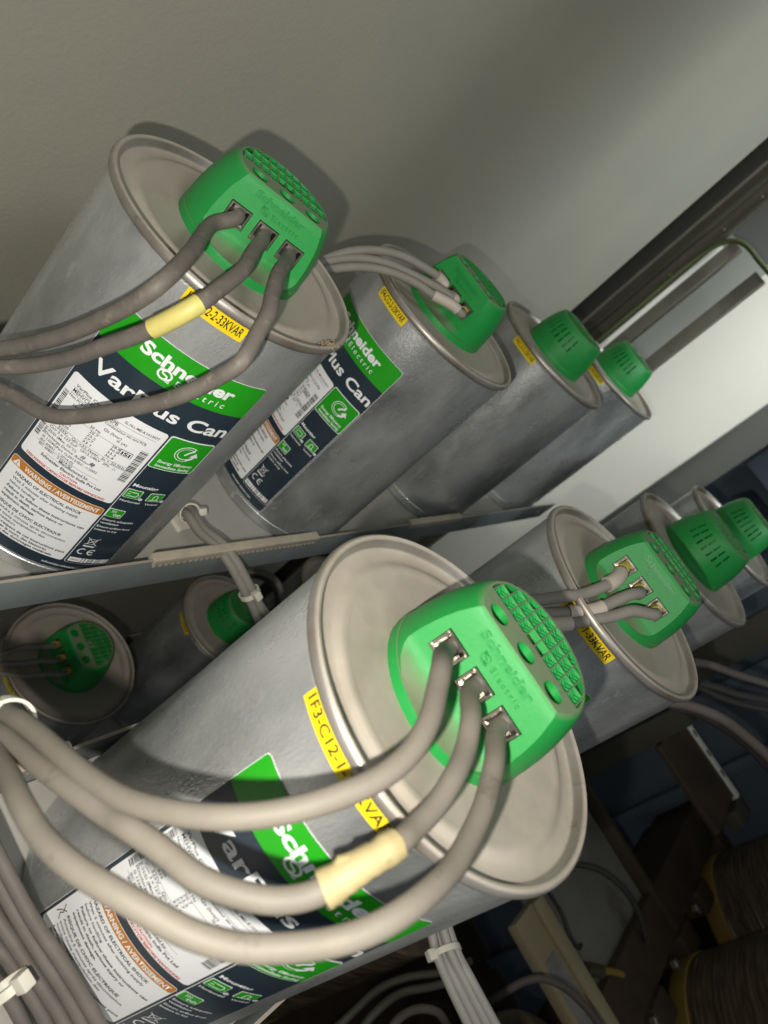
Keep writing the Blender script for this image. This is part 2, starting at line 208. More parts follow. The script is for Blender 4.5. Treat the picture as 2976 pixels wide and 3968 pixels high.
def box_obj(name, lo, hi, m, parent=None, bevel=0.001):
    bm = bmesh.new(); bm_box(bm, lo, hi, bevel=bevel); return from_bm(name, bm, parent, [M[m]], 35)
def lathe(bm, prof, n=96, mi=0, cx=0, cy=0, cap_top=True, cap_bot=True):
    rings = []
    for r, z in prof:
        if r < 1e-6: rings.append([bm.verts.new((cx, cy, z))])
        else: rings.append([bm.verts.new((cx + r * math.cos(2 * math.pi * i / n), cy + r * math.sin(2 * math.pi * i / n), z)) for i in range(n)])
    for a, b in zip(rings, rings[1:]):
        for i in range(n):
            j = (i + 1) % n
            if len(a) == 1 and len(b) == 1: continue
            if len(a) == 1: f = bm.faces.new((a[0], b[j], b[i]))
            elif len(b) == 1: f = bm.faces.new((a[i], a[j], b[0]))
            else: f = bm.faces.new((a[i], a[j], b[j], b[i]))
            f.material_index = mi
    if cap_bot and len(rings[0]) > 1: bm.faces.new(list(reversed(rings[0]))).material_index = mi
    if cap_top and len(rings[-1]) > 1: bm.faces.new(rings[-1]).material_index = mi
def catmull(pts, k=8):
    P = [Vector(p) for p in pts]; P = [P[0] * 2 - P[1]] + P + [P[-1] * 2 - P[-2]]; out = []
    for i in range(1, len(P) - 2):
        p0, p1, p2, p3 = P[i - 1:i + 3]
        # centripetal
        t0 = 0; t1 = t0 + max((p1 - p0).length, 1e-6) ** 0.5; t2 = t1 + max((p2 - p1).length, 1e-6) ** 0.5; t3 = t2 + max((p3 - p2).length, 1e-6) ** 0.5
        for j in range(k):
            t = t1 + (t2 - t1) * j / k
            a1 = p0 * ((t1 - t) / (t1 - t0)) + p1 * ((t - t0) / (t1 - t0)); a2 = p1 * ((t2 - t) / (t2 - t1)) + p2 * ((t - t1) / (t2 - t1)); a3 = p2 * ((t3 - t) / (t3 - t2)) + p3 * ((t - t2) / (t3 - t2))
            b1 = a1 * ((t2 - t) / (t2 - t0)) + a2 * ((t - t0) / (t2 - t0)); b2 = a2 * ((t3 - t) / (t3 - t1)) + a3 * ((t - t1) / (t3 - t1))
            out.append(b1 * ((t2 - t) / (t2 - t1)) + b2 * ((t - t1) / (t2 - t1)))
    out.append(P[-2].copy())
    for _ in range(2):   # relax small kinks
        out = [out[0]] + [(out[i - 1] + out[i] * 2 + out[i + 1]) / 4 for i in range(1, len(out) - 1)] + [out[-1]]
    return out
def tube(bm, path, r, n=20, mi=0, radf=None):
    path = [Vector(p) for p in path]; up = Vector((0.3, 0.2, 1)).normalized(); prev = None; rings = []
    for i, p in enumerate(path):
        t = (path[min(i + 1, len(path) - 1)] - path[max(i - 1, 0)]).normalized()
        if prev is None: nrm = (up - t * up.dot(t)).normalized()
        else: nrm = (prev - t * prev.dot(t)).normalized()
        prev = nrm; bi = t.cross(nrm); rr = radf(i / (len(path) - 1)) if radf else r
        rings.append([bm.verts.new(p + (nrm * math.cos(2 * math.pi * k / n) + bi * math.sin(2 * math.pi * k / n)) * rr) for k in range(n)])
    for a, b in zip(rings, rings[1:]):
        for k in range(n):
            j = (k + 1) % n; bm.faces.new((a[k], a[j], b[j], b[k])).material_index = mi
    bm.faces.new(list(reversed(rings[0]))).material_index = mi; bm.faces.new(rings[-1]).material_index = mi

# ---- flat artwork (labels) laid out in millimetres, then wrapped round a can
def txt_mesh(s, bold=0.0, res=3):
    c = bpy.data.curves.new('t', 'FONT'); c.body = s; c.size = 1.0; c.offset = bold; c.resolution_u = res
    o = bpy.data.objects.new('t', c); COL.objects.link(o)
    me = bpy.data.meshes.new_from_object(o, depsgraph=bpy.context.evaluated_depsgraph_get())
    bpy.data.objects.remove(o); bpy.data.curves.remove(c)
    return me
_h = txt_mesh('H'); CAPH = max(v.co.y for v in _h.vertices) - min(v.co.y for v in _h.vertices)
class Art:
    """layers of flat shapes: u to the right, v downwards, both in mm"""
    def __init__(s): s.bm = bmesh.new(); s.mats = []
    def mi(s, m):
        if m not in s.mats: s.mats.append(m)
        return s.mats.index(m)
    def poly(s, pts, m, lay):
        vs = [s.bm.verts.new((u, -v, lay)) for u, v in pts]
        f = s.bm.faces.new(vs); f.material_index = s.mi(m); return f
    def rrect(s, u0, v0, u1, v1, r, m, lay, n=5, corners=(1, 1, 1, 1)):
        pts = []
        for k, (cx, cy, a0) in enumerate(((u1, v0, -90), (u1, v1, 0), (u0, v1, 90), (u0, v0, 180))):
            if not corners[k] or r <= 0: pts.append((cx, cy)); continue
            ox = cx - r if cx == u1 else cx + r; oy = cy - r if cy == v1 else cy + r
            for i in range(n + 1):
                a = math.radians(a0 + 90 * i / n); pts.append((ox + r * math.cos(a), oy + r * math.sin(a)))
        s.poly(pts, m, lay)
    def disc(s, u, v, r, m, lay, n=20, ry=None):
        s.poly([(u + r * math.cos(2 * math.pi * i / n), v + (ry or r) * math.sin(2 * math.pi * i / n)) for i in range(n)], m, lay)
    def ribbon(s, pts, w, m, lay):
        n = len(pts); L = []; Rr = []
        for i in range(n):
            a = Vector(pts[max(i - 1, 0)]); b = Vector(pts[min(i + 1, n - 1)]); t = (b - a).normalized(); nn = Vector((-t.y, t.x)) * w / 2
            L.append(Vector(pts[i]) + nn); Rr.append(Vector(pts[i]) - nn)
        for i in range(n - 1): s.poly([L[i], L[i + 1], Rr[i + 1], Rr[i]], m, lay)
    def text(s, body, u, vbase, w, h, m, lay, bold=0.0, rot=0, res=2, align='L'):
        if h < 2.4: bold += 0.010
        me = txt_mesh(body, bold, res)
        if not me.vertices: return
        x0 = min(v.co.x for v in me.vertices); x1 = max(v.co.x for v in me.vertices)
        sy = h / CAPH; sx = w / (x1 - x0) if w else sy
        if align == 'C': u = u - (x1 - x0) * sx / 2
        ca, sa = math.cos(rot), math.sin(rot); vs = []
        for v in me.vertices:
            X = (v.co.x - x0) * sx; Y = v.co.y * sy
            vs.append(s.bm.verts.new((u + X * ca + Y * sa, -(vbase + X * sa - Y * ca), lay)))
        k = s.mi(m)
        for p in me.polygons:
            try: s.bm.faces.new([vs[i] for i in p.vertices]).material_index = k
            except ValueError: pass
        bpy.data.meshes.remove(me)
    def wrap(s, name, R, ztop, lift=0.00012, base=0.00015, step=2.5):
        bm = s.bm; us = [v.co.x for v in bm.verts]; u = math.floor(min(us) / step) * step + step
        while u < max(us):
            bmesh.ops.bisect_plane(bm, geom=bm.verts[:] + bm.edges[:] + bm.faces[:], plane_co=(u, 0, 0), plane_no=(1, 0, 0)); u += step
        for v in bm.verts:
            r = R + base + lift * v.co.z; a = v.co.x / 1000 / R
            v.co = Vector((r * math.cos(a), r * math.sin(a), ztop + v.co.y / 1000))
        me = bpy.data.meshes.new(name); bm.to_mesh(me)
        # outward normals
        bm.normal_update()
        for f in bm.faces:
            c = f.calc_center_median()
            if f.normal.dot(Vector((c.x, c.y, 0))) < 0: f.normal_flip()
        bm.to_mesh(me); bm.free()
        for m in s.mats: me.materials.append(M[m])
        for p in me.polygons: p.use_smooth = True
        return me

H = 0.212; RB = 0.068
def swirl_logo(A, cu, cv, s, m, lay):
    # round badge: two facing hooks with three speed bars each
    for sg in (1, -1):
        pts = []
        for i in range(15):
            a = math.radians(100 + 150 * i / 14); pts.append((cu + sg * math.cos(a) * s, cv - sg * math.sin(a) * s * 0.8))
        pts += [(cu + sg * s * (0.05), cv + sg * s * 0.78), (cu + sg * s * 0.5, cv + sg * s * 0.42), (cu + sg * s * 0.38, cv + sg * s * 0.1), (cu, cv)]
        A.ribbon(pts, s * 0.30, m, lay)
        for k in range(3):
            A.ribbon([(cu - sg * s * (0.55 - .12 * k), cv - sg * s * (0.92 - 0.22 * k)), (cu - sg * s * (1.15 - .05 * k), cv - sg * s * (0.92 - 0.22 * k))], s * 0.13, m, lay)

def make_label_mesh():
    A = Art()
    A.rrect(0, 0, 83, 166.5, 2.2, 'white', 0)
    A.rrect(0.25, 0.25, 82.75, 166.25, 2, 'navy', 1)
    A.rrect(0.3, 0.3, 82.7, 21.5, 1.8, 'green', 2, corners=(1, 0, 0, 1))
    A.text('Schneider', 18.5, 12.1, 49.5, 6.6, 'white', 3, bold=0.035, res=5)
    A.text('E l e c t r i c', 40.2, 18.0, 26.8, 3.6, 'white', 3, bold=0.004, res=4)
    swirl_logo(A, 34.0, 15.2, 3.3, 'white', 3)
    A.text('VarPlus Can', 6.6, 37.4, 75.0, 7.6, 'white', 3, bold=0.022, res=6)
    # data panel
    A.rrect(2.0, 44.8, 54.6, 103.2, 2.0, 'white', 2)
    K = 'black'
    A.text('VarPlus Can HD', 6.4, 51.2, 20, 1.75, K, 3)
    A.text('SL.No.:ME-K1013077', 33.5, 50.6, 18.5, 1.6, K, 3)
    A.text('MEHVCHDY331A52PB', 6.4, 54.6, 25.5, 2.1, K, 3)
    A.text('Non PCB Dry', 6.2, 57.6, 12, 1.5, K, 3); A.text('Condensateur sec sans PCB', 26.5, 57.2, 22, 1.5, K, 3)
    for v, a, b in ((52.0, 6, 51), (55.3, 6, 48), (65.2, 14, 44), (75.2, 6, 51), (77.6, 6, 49), (90.8, 6, 41), (94.2, 14, 42), (101.0, 5.5, 50)):
        A.rrect(a, v, b, v + 0.16, 0, K, 3)
    A.text('Un (V)', 10.5, 61.0, 6, 1.5, K, 3); A.text('50 Hz', 22.5, 64.4, 5.5, 1.5, K, 3); A.text('Qs (kvar)', 28.0, 60.9, 9.5, 1.6, K, 3); A.text('Is (A)', 36.2, 62.9, 5.2, 1.5, K, 3)
    for i, (a, b, c) in enumerate((('415', '20.7', '28.8'), ('440', '23.2', '30.5'), ('480', '27.7', '33.3'), ('525', '33.1', '36.4'))):
        v = 67.2 + 2.35 * i
        A.text(a, 12, v, 3.4, 1.45, K, 3); A.text(b, 23.6, v, 4.4, 1.5, K, 3); A.text(c, 35.8, v, 4.4, 1.5, K, 3)
    A.text('525V,   Qn =33.1kvar,  fn = 50.0Hz', 11.0, 77.3, 37, 1.55, K, 3)
    A.text('Cn= 3 x 127.5uF   Ui=3.1/8kV  3Ph.', 7.5, 79.9, 34, 1.5, K, 3)
    A.ribbon([(43.0, 80.0), (44.8, 80.0), (43.9, 78.6), (43.0, 80.0)], 0.2, K, 3)
    A.text('-25/D (Max. 55\u00b0C)', 7.5, 82.5, 17, 1.5, K, 3); A.text('#', 27.5, 83.4, 2.4, 2.2, K, 3); A.text('#', 33, 84.2, 2.4, 2.2, K, 3, bold=0.02)
    A.text('Discharge Device :Resistor E', 7.5, 85.1, 27.5, 1.5, K, 3)
    A.text('IS 13340(Part 1):2012/IEC -1:2002', 7.5, 87.7, 31, 1.5, K, 3)
    A.text('IEC 60831 - 1:2014-02', 7.5, 90.2, 19.5, 1.45, K, 3); A.text('IEC 60831 - 2:2014-02', 8.0, 92.6, 19.5, 1.45, K, 3)
    A.text('Manufactured by', 21.0, 94.0, 16, 1.5, K, 3, bold=0.008)
    A.text('Schneider Electric India Pvt Ltd', 12.0, 97.2, 33.5, 1.75, K, 3, bold=0.015)
    A.text('CAUTION', 24.5, 99.9, 9.5, 1.4, 'red', 3, bold=0.02)
    A.text('DISCHARGE CAPACITOR BEFORE HANDLING', 5.8, 102.4, 44.5, 1.5, 'red', 3, bold=0.02)
    for a in (('40.2', 64.9, 46.6, 68.6),):
        A.rrect(40.2, 65.2, 46.8, 69.2, 0.4, K, 3); A.rrect(40.5, 65.5, 46.5, 68.9, 0.3, 'white', 4); A.text('ISI', 41.2, 68.3, 4.6, 2.2, K, 5, bold=0.02)
    rr = random.Random(3)
    v = 60.8
    while v < 85.6:
        h = rr.choice((0.25, 0.4, 0.7)); A.rrect(48.4, v, 52.6, v + h, 0, K, 3); v += h + rr.choice((0.3, 0.45, 0.6))
    for v0, v1 in ((56.5, 75.5), (78, 89)):
        v = v0
        while v < v1:
            h = rr.choice((0.25, 0.4, 0.7)); A.rrect(2.9, v, 5.6, v + h, 0, K, 3); v += h + rr.choice((0.3, 0.45, 0.6))
    A.text('3606', 6.2, 80.5, 5, 1.2, K, 3, rot=math.radians(90))
    # warning panel
    A.rrect(1.6, 108.0, 54.4, 158.0, 1.8, 'white', 2)
    A.rrect(1.9, 108.2, 54.1, 113.9, 1.3, 'orange', 3)
    A.poly([(3.2, 113.2), (8.0, 113.2), (5.6, 109.0)], 'white', 4); A.rrect(5.35, 110.4, 5.85, 112.0, 0, 'orange', 5); A.rrect(5.35, 112.3, 5.85, 112.8, 0, 'orange', 5)
    A.text('WARNING / AVERTISSEMENT', 10.2, 112.6, 42.0, 2.9, 'white', 4, bold=0.025)
    B = 0.018
    for body, u, v, w, h, bo in (('HAZARD OF ELECTRICAL SHOCK', 7.7, 118.2, 38, 1.9, B), ('Wait 5 minutes after isolating supply', 7.7, 121.6, 38, 1.7, 0.004), ('before handling', 7.7, 124.8, 15.5, 1.7, 0.004),
        ('Failure to follow these instructions can', 7.7, 128.2, 44.5, 1.7, B), ('result in death, serious injury or', 7.7, 131.4, 34.5, 1.7, B), ('equipment damage.', 7.7, 134.6, 20, 1.7, B),
        ('RISQUE DE CHOC ELECTRIQUE', 7.7, 139.4, 37, 1.9, B), ('Attendre 5 minutes apr\u00e8s d\u00e9connexion', 7.7, 142.6, 41, 1.7, 0.004), ('avant toute manipulation des', 7.7, 145.6, 31, 1.7, 0.004), ('condensateurs', 7.7, 148.4, 15.5, 1.7, 0.004),
        ('Le non-respect de ces instructions peut', 7.7, 151.4, 45, 1.6, B), ('provoquer la mort, des blessures', 7.7, 154.1, 36, 1.6, B), ('graves ou des dommages mat\u00e9riels', 7.7, 156.7, 40, 1.6, B)):
        A.text(body, u, v, w, h, K, 3, bold=bo)
    A.ribbon([(3.4, 137.5), (5.6, 141.0), (4.8, 143.4), (6.6, 146)], 0.5, K, 3); A.ribbon([(6.2, 138.2), (4.2, 141.6), (3.2, 145.6)], 0.4, K, 3)
    # side column
    A.rrect(55.6, 44.2, 82.0, 158.3, 1.6, 'white', 2); A.rrect(55.9, 44.5, 81.7, 158.0, 1.4, 'navy', 3)
    A.rrect(55.6, 44.2, 82.1, 68.6, 1.6, 'white', 4); A.rrect(56.1, 44.7, 81.6, 68.1, 1.3, 'green', 5)
    g = [(69.4 + 5.4 * math.cos(math.radians(a)), 53.6 + 4.7 * math.sin(math.radians(a))) for a in range(-50, -310, -12)]
    A.ribbon(g, 1.9, 'white', 6); A.ribbon(g[1:-1], 1.0, 'green', 7)
    A.ribbon([g[-1], (74.2, 56.3), (74.6, 54.2)], 1.6, 'white', 6); A.poly([(72.0, 55.2), (77.2, 55.2), (74.8, 51.8)], 'white', 6)
    A.ribbon([(73.0, 50.4), (70.6, 52.0), (68.8, 54.6)], 1.2, 'white', 6)
    A.text('Energy Efficiency', 58.6, 63.6, 20.6, 1.9, 'white', 6, bold=0.012); A.text('Immediate Saving', 58.8, 66.8, 20.2, 1.9, 'white', 6, bold=0.012)
    A.text('Mounting', 57.2, 85.2, 14.6, 2.2, 'white', 4, bold=0.02)
    for cu, cv, k in ((60.9, 91.2, 0), (74.2, 91.2, 1), (60.4, 109.2, 2)):
        A.rrect(cu - 4.6, cv - 3.6, cu + 4.6, cv + 3.6, 0.8, 'white', 4); A.rrect(cu - 4.25, cv - 3.25, cu + 4.25, cv + 3.25, 0.7, 'green', 5)
        if k == 0:
            A.ribbon([(cu - 1.4, cv + 1.6), (cu + 2.2, cv + 1.6), (cu + 2.8, cv), (cu + 2.2, cv - 1.5), (cu - 1.4, cv - 1.5)], 0.5, 'white', 6)
            for q in (-1.6, 0, 1.6): A.ribbon([(cu - 3.2, cv + q), (cu - 1.6, cv + q)], 0.4, 'white', 6)
        elif k == 1:
            A.ribbon([(cu - 1.2, cv + 2), (cu - 1.2, cv - 1), (cu, cv - 2), (cu + 1.2, cv - 1), (cu + 1.2, cv + 2)], 0.5, 'white', 6); A.ribbon([(cu - 3, cv + 2.2), (cu + 3, cv + 2.2)], 0.5, 'white', 6)
        else:
            for q in (-2.4, -1.4, -.4): A.ribbon([(cu + q, cv - 2.6), (cu + q + .4, cv - 1.6), (cu + q, cv - .6)], 0.35, 'white', 6)
            for q in (0, 2.2): 
                A.disc(cu + q + .4, cv + 1.2, 1.0, 'white', 6); A.disc(cu + q + .4, cv + 1.2, .55, 'green', 7)
        if k < 2: A.disc(cu + 5.8, cv + 3.0, 1.1, 'white', 5); A.ribbon([(cu + 5.3, cv + 3.0), (cu + 5.7, cv + 3.4), (cu + 6.4, cv + 2.5)], .3, 'navy', 6)
    A.text('Horizontal', 56.8, 98.2, 11.2, 1.6, 'white', 4); A.text('Vertical', 71.2, 98.2, 8.0, 1.6, 'white', 4)
    for i, (t, w) in enumerate((('Ensure adequate', 18), ('ventilation', 10.5), ('Ensure airflow from', 19.5), ('bottom to top', 13))): A.text(t, 56.8, 116.2 + 2.9 * i + (0.6 if i > 1 else 0), w, 1.6, 'white', 4)
    # bin mark, bar, CE
    A.ribbon([(59.2, 134.2), (59.9, 138.8), (63.0, 138.8), (63.7, 134.2), (59.2, 134.2)], 0.35, 'white', 4); A.ribbon([(58.2, 133.2), (65.2, 139.6)], .35, 'white', 4); A.ribbon([(65.0, 133.0), (58.4, 139.6)], .35, 'white', 4)
    A.rrect(58.4, 140.4, 64.8, 141.4, 0, 'white', 4)
    for cu in (60.4, 66.0):
        A.ribbon([(cu + 2.2 * math.cos(math.radians(a)), 146.2 + 2.3 * math.sin(math.radians(a))) for a in range(-60, -301, -20)], 0.7, 'white', 4)
    A.rrect(63.9, 145.9, 66.8, 146.5, 0, 'white', 4)
    A.rrect(57.0, 152.6, 64.0, 156.6, 0.2, 'white', 4); A.text('SRC13', 58.0, 155.3, 4.8, 1.3, K, 5)
    u = 64.4
    while u < 80: 
        w = rr.choice((0.5, 0.9, 1.4)); A.rrect(u, 152.6, u + w, 156.6, 0, 'white', 4); u += w + rr.choice((0.3, 0.5, 0.7))
    A.text('schneider-electric.com', 45.5, 163.6, 24, 1.7, 'white', 2)
    return A.wrap('label', RB, H - 0.033)
LABEL = make_label_mesh()
def sticker_mesh(text, w, h):
    A = Art(); A.rrect(0, 0, w, h, 0.3, 'sticker', 0)
    A.text(text, 1.6, h * 0.76, w - 3.2, h * 0.53, 'black', 1, bold=0.012, res=4)
    return A.wrap('sticker', RB, H - 0.0045, lift=0.0002)

# ---------------------------------------------------------------- capacitor pieces
def body_mesh():
    bm = bmesh.new()
    lathe(bm, [(0.060, 0.0), (0.0662, 0.0004), (0.0674, 0.002), (0.0676, 0.0095), (0.0669, 0.0102), (0.0680, 0.0110), (0.0680, 0.100), (0.0680, 0.2055), (0.0674, 0.2062), (0.0674, 0.2072)], 128, cap_top=False)
    return from_bm('body', bm, None, [M['can']], 35)
def lid_mesh():
    bm = bmesh.new()
    lathe(bm, [(0.0672, 0.2066), (0.0690, 0.2070), (0.0699, 0.2078), (0.0702, 0.2090), (0.0700, 0.2106), (0.0695, 0.2116), (0.0686, 0.2121), (0.0676, 0.2119), (0.0668, 0.2112),
               (0.0662, 0.2096), (0.0655, 0.2081), (0.0648, 0.2076), (0.0600, 0.2076), (0.0585, 0.2078), (0.0568, 0.2088), (0.0550, 0.2090), (0.0530, 0.2087), (0.0515, 0.2083), (0.0, 0.2083)], 128)
    return from_bm('lid', bm, None, [M['lid']], 40)
CAPZ = 0.2085
def boolean(o, cutter, op='DIFFERENCE'):
    md = o.modifiers.new('b', 'BOOLEAN'); md.operation = op; md.object = cutter; md.solver = 'EXACT'
    dg = bpy.context.evaluated_depsgraph_get(); me = bpy.data.meshes.new_from_object(o.evaluated_get(dg), depsgraph=dg)
    o.modifiers.clear(); old = o.data; o.data = me; bpy.data.meshes.remove(old); bpy.data.objects.remove(cutter)
def cap_mesh():
    lv = [(0.0, .0347, None), (.0030, .0348, None), (.0046, .0346, None), (.0050, .0344, .0300), (.0062, .0343, .0262), (.0080, .0342, .0232), (.0102, .0341, .0217), (.0125, .0338, .0212),
          (.0160, .0334, .0207), (.0210, .0325, .0199), (.0260, .0313, .0191), (.0305, .0300, .0184), (.0340, .0287, .0179), (.0362, .0278, .0175), (.0377, .0268, .0168), (.0384, .0258, .0160)]
    NF, NA = 14, 60; bm = bmesh.new(); rings = []
    for z, r, xf in lv:
        Yh = math.sqrt(max(r * r - xf * xf, 1e-8)) if xf else 0.0262
        pts = []
        for i in range(NF + 1):
            y = -Yh + 2 * Yh * i / NF; x = math.sqrt(max(r * r - y * y, 0)); x = min(x, xf) if xf else x; pts.append((x, y))
        a0 = math.atan2(Yh, pts[-1][0]); a1 = 2 * math.pi - a0
        for i in range(1, NA): a = a0 + (a1 - a0) * i / NA; pts.append((r * math.cos(a), r * math.sin(a)))
        rings.append([bm.verts.new((x, y, z)) for x, y in pts])
    n = len(rings[0])
    for a, b in zip(rings, rings[1:]):
        for i in range(n): j = (i + 1) % n; bm.faces.new((a[i], a[j], b[j], b[i]))
    bm.faces.new(list(reversed(rings[0]))); bm.faces.new(rings[-1])
    cap = from_bm('terminal_cap', bm, None, [M['plastic']])
    def cut(fn):
        b = bmesh.new(); fn(b); c = from_bm('cut', b, None, []); boolean(cap, c)
    for k in (-1, 0, 1):
        cut(lambda b: bm_box(b, (.009, k * .015 - .0056, .0148), (.040, k * .015 + .0056, .0250)))
        def hole(b):
            lathe(b, [(.0036, .0290), (.0043, .0300), (.0043, .045)], 32, cx=.0103, cy=k * .0152)
        cut(hole)
    def grille(b):
        pts = [(-.0248 * math.cos(math.radians(a)) * 0.98, .0248 * math.sin(math.radians(a))) for a in range(-95, 96, 5)]
        lo = [b.verts.new((x, y, .0352)) for x, y in pts]; hi = [b.verts.new((x, y, .045)) for x, y in pts]
        b.faces.new(lo); b.faces.new(list(reversed(hi)))
        for i in range(len(pts)): j = (i + 1) % len(pts); b.faces.new((lo[j], lo[i], hi[i], hi[j]))
    cut(grille)
    for q in range(7):
        a = math.pi + math.radians(-33 + 11 * q)
        for z0, z1 in ((.0180, .0238), (.0252, .0318)):
            def slot(b):
                bm_box(b, (.0265, -.0009, z0), (.040, .0009, z1)); bmesh.ops.rotate(b, verts=b.verts, cent=(0, 0, 0), matrix=Matrix.Rotation(a, 3, 'Z'))
            cut(slot)
    me = cap.data
    for p in me.polygons: p.use_smooth = True
    me.set_sharp_from_angle(angle=math.radians(28))
    return cap
def grille_mesh():
    bm = bmesh.new()
    def inside(x, y): return x < .0024 and (x / .98) ** 2 + y * y < .0247 ** 2
    def rib(p, q, w, z0, z1):
        p = Vector(p); q = Vector(q); t = (q - p).normalized(); n = Vector((-t.y, t.x)) * w / 2
        vs = [bm.verts.new((a.x, a.y, z)) for z in (z0, z1) for a in (p - n, q - n, q + n, p + n)]
        for f in ((0, 3, 2, 1), (4, 5, 6, 7), (0, 1, 5, 4), (1, 2, 6, 5), (2, 3, 7, 6), (3, 0, 4, 7)): bm.faces.new([vs[i] for i in f])
    py = .00475; xs = (.0024, -.0066, -.0157, -.0247)
    for i in range(-5, 6):
        y = i * py
        if abs(y) >= .0246: continue
        xe = -.98 * math.sqrt(.0247 ** 2 - y * y)
        rib((.0024, y), (xe, y), .00055, .0350, .0384)
    for x in xs[1:3]:
        ye = math.sqrt(.0247 ** 2 - (x / .98) ** 2); rib((x, -ye), (x, ye), .00055, .0350, .0384)
    for i in range(-5, 6):
        y0 = i * py - py + .0004; y1 = i * py - .0004
        for c in range(3):
            xa, xb = xs[c] - .0005, xs[c + 1] + .0005; nt = 6; w = (xa - xb) / nt
            for k in range(nt):
                x0 = xa - k * w
                tri = [(x0, y0), (x0 - w * .92, y0), (x0 - w * .55, y1)] if k % 2 == 0 else [(x0, y1), (x0 - w * .92, y1), (x0 - w * .55, y0)]
                if not all(inside(*t) for t in tri) or (c == 0 and abs(i * py - py / 2) < .003): continue
                lo = [bm.verts.new((x, y, .0352)) for x, y in tri]; hi = [bm.verts.new((x, y, .0384 if n_ == 2 else .0364)) for n_, (x, y) in enumerate(tri)]
                bm.faces.new(hi).material_index = 1
                for a in range(3): b = (a + 1) % 3; bm.faces.new((lo[a], lo[b], hi[b], hi[a])).material_index = 1
    return from_bm('vent_grille', bm, None, [M['plastic'], M['plastic_clean']])
def logo_mesh():
    A = Art(); A.text('Schneider', 0, 0, 27, 3.3, 'plastic_raise', 0, bold=0.03, res=3); A.text('E l e c t r i c', 11.5, 4.3, 15, 2.1, 'plastic_raise', 0, bold=0.004, res=3)
    swirl_logo(A, 7.6, 3.0, 1.9, 'plastic_raise', 0)
    bm = A.bm
    # stands proud of the sloping facet
    r = bmesh.ops.extrude_face_region(bm, geom=bm.faces[:]); vs = [e for e in r['geom'] if isinstance(e, bmesh.types.BMVert)]
    for v in vs: v.co.z += 0.5
    for v in bm.verts:
        u, w, q = v.co; zz = .0322 + w / 1000 ; yy = -.0135 + u / 1000
        xx = .0212 - (zz - .0125) * (.0212 - .0177) / (.0355 - .0125)
        v.co = Vector((xx + (q - .1) / 1000, yy, zz))
    me = bpy.data.meshes.new('embossed_name'); bmesh.ops.recalc_face_normals(bm, faces=bm.faces); bm.to_mesh(me); bm.free()
    o = link('embossed_name', me, None, [M['plastic_raise']]); return o
def terminal_mesh():
    bm = bmesh.new(); a = .0053
    bm_box(bm, (.0095, -a, .0238), (.0198, a, .0247)); bm_box(bm, (.0095, -a, .0150), (.0203, a, .0158))
    bm_box(bm, (.0095, -a, .0158), (.0200, -a + .0009, .0238)); bm_box(bm, (.0095, a - .0009, .0158), (.0200, a, .0238))
    bm_box(bm, (.0091, -a, .0150), (.0098, a, .0247))
    for i in range(5): bm_box(bm, (.0110 + i * .0016, -.0042, .0158), (.0117 + i * .0016, .0042, .0166), mi=0)
    bm_box(bm, (.0100, -.0030, .0210), (.0185, .0030, .0236))
    for i in range(6):
        bm_box(bm, (.0095, -.0022 + i * .0008, .0172), (.0155, -.0018 + i * .0008, .0178), mi=1)
    return from_bm('terminal', bm, None, [M['plate'], M['copper']])
P_body = body_mesh(); P_lid = lid_mesh(); P_cap = cap_mesh(); P_gr = grille_mesh(); P_logo = logo_mesh(); P_term = terminal_mesh()
protos = [P_body, P_lid, P_cap, P_gr, P_logo, P_term]
def child(src, parent, loc=(0, 0, 0), rz=0, name=None):
    o = bpy.data.objects.new(name or src.name, src.data); COL.objects.link(o); o.parent = parent; o.location = loc; o.rotation_euler = (0, 0, rz); return o
GR_B = 'power capacitors in the back row'; GR_F = 'power capacitors in the front row'; GR_L = 'power capacitors on the lower shelf'
CAPS = {
 'A': (GR_B, 'aluminium can capacitor with full navy label, nearest in the back row beside the wall', -160.4, ('1F3-C12-2-33KVAR', 31.5, 8.8, -144.2)),
 'B': (GR_B, 'capacitor with three thin grey wires arching left from its cap, second in the back row', -217.2, ('1F4-C12-2-33KVAR', 31.5, 7.8, 166.0)),
 'C': (GR_B, 'capacitor with slotted dark green cap, third in the back row behind the arching wires', None, ('1F4-C13-2-33KVAR', 31.5, 7.8, 166.4)),
 'D': (GR_B, 'aluminium can capacitor farthest in the back row, against the white panel', None, ('1F4-C14-2-33KVAR', 31.5, 7.8, 166.4)),
 'E': (GR_F, 'large foreground aluminium can capacitor with bright green cap and the 1F3-C12-1 sticker', 167.2, ('1F3-C12-1-33KVAR', 50.0, 7.6, 160.0)),
 'F': (GR_F, 'aluminium can capacitor right behind the foreground one, three clamped wires and a C13-1-33KVAR sticker', -215.6, ('1F3-C13-1-33KVAR', 42.0, 8.4, 166.5)),
 'G': (GR_F, 'aluminium can capacitor with slotted green cap, third in the front row at the right edge', None, None),
 'H': (GR_F, 'farthest front row capacitor with a dark green cap at the right edge', None, None),
 'I': (GR_L, 'dim lower shelf capacitor with three yellow ferruled wires, at the left edge', None, ('1F3-C11-3-33KVAR', 31.5, 8.6, 166.4)),
 'J': (GR_L, 'dim lower shelf capacitor partly hidden by the foreground can, looped cable beside its cap', None, ('1F3-C11-4-33KVAR', 31.5, 8.6, 153.0)),
 'K': (GR_L, 'lower shelf capacitor of which only the rim shows behind the foreground can', None, None)}
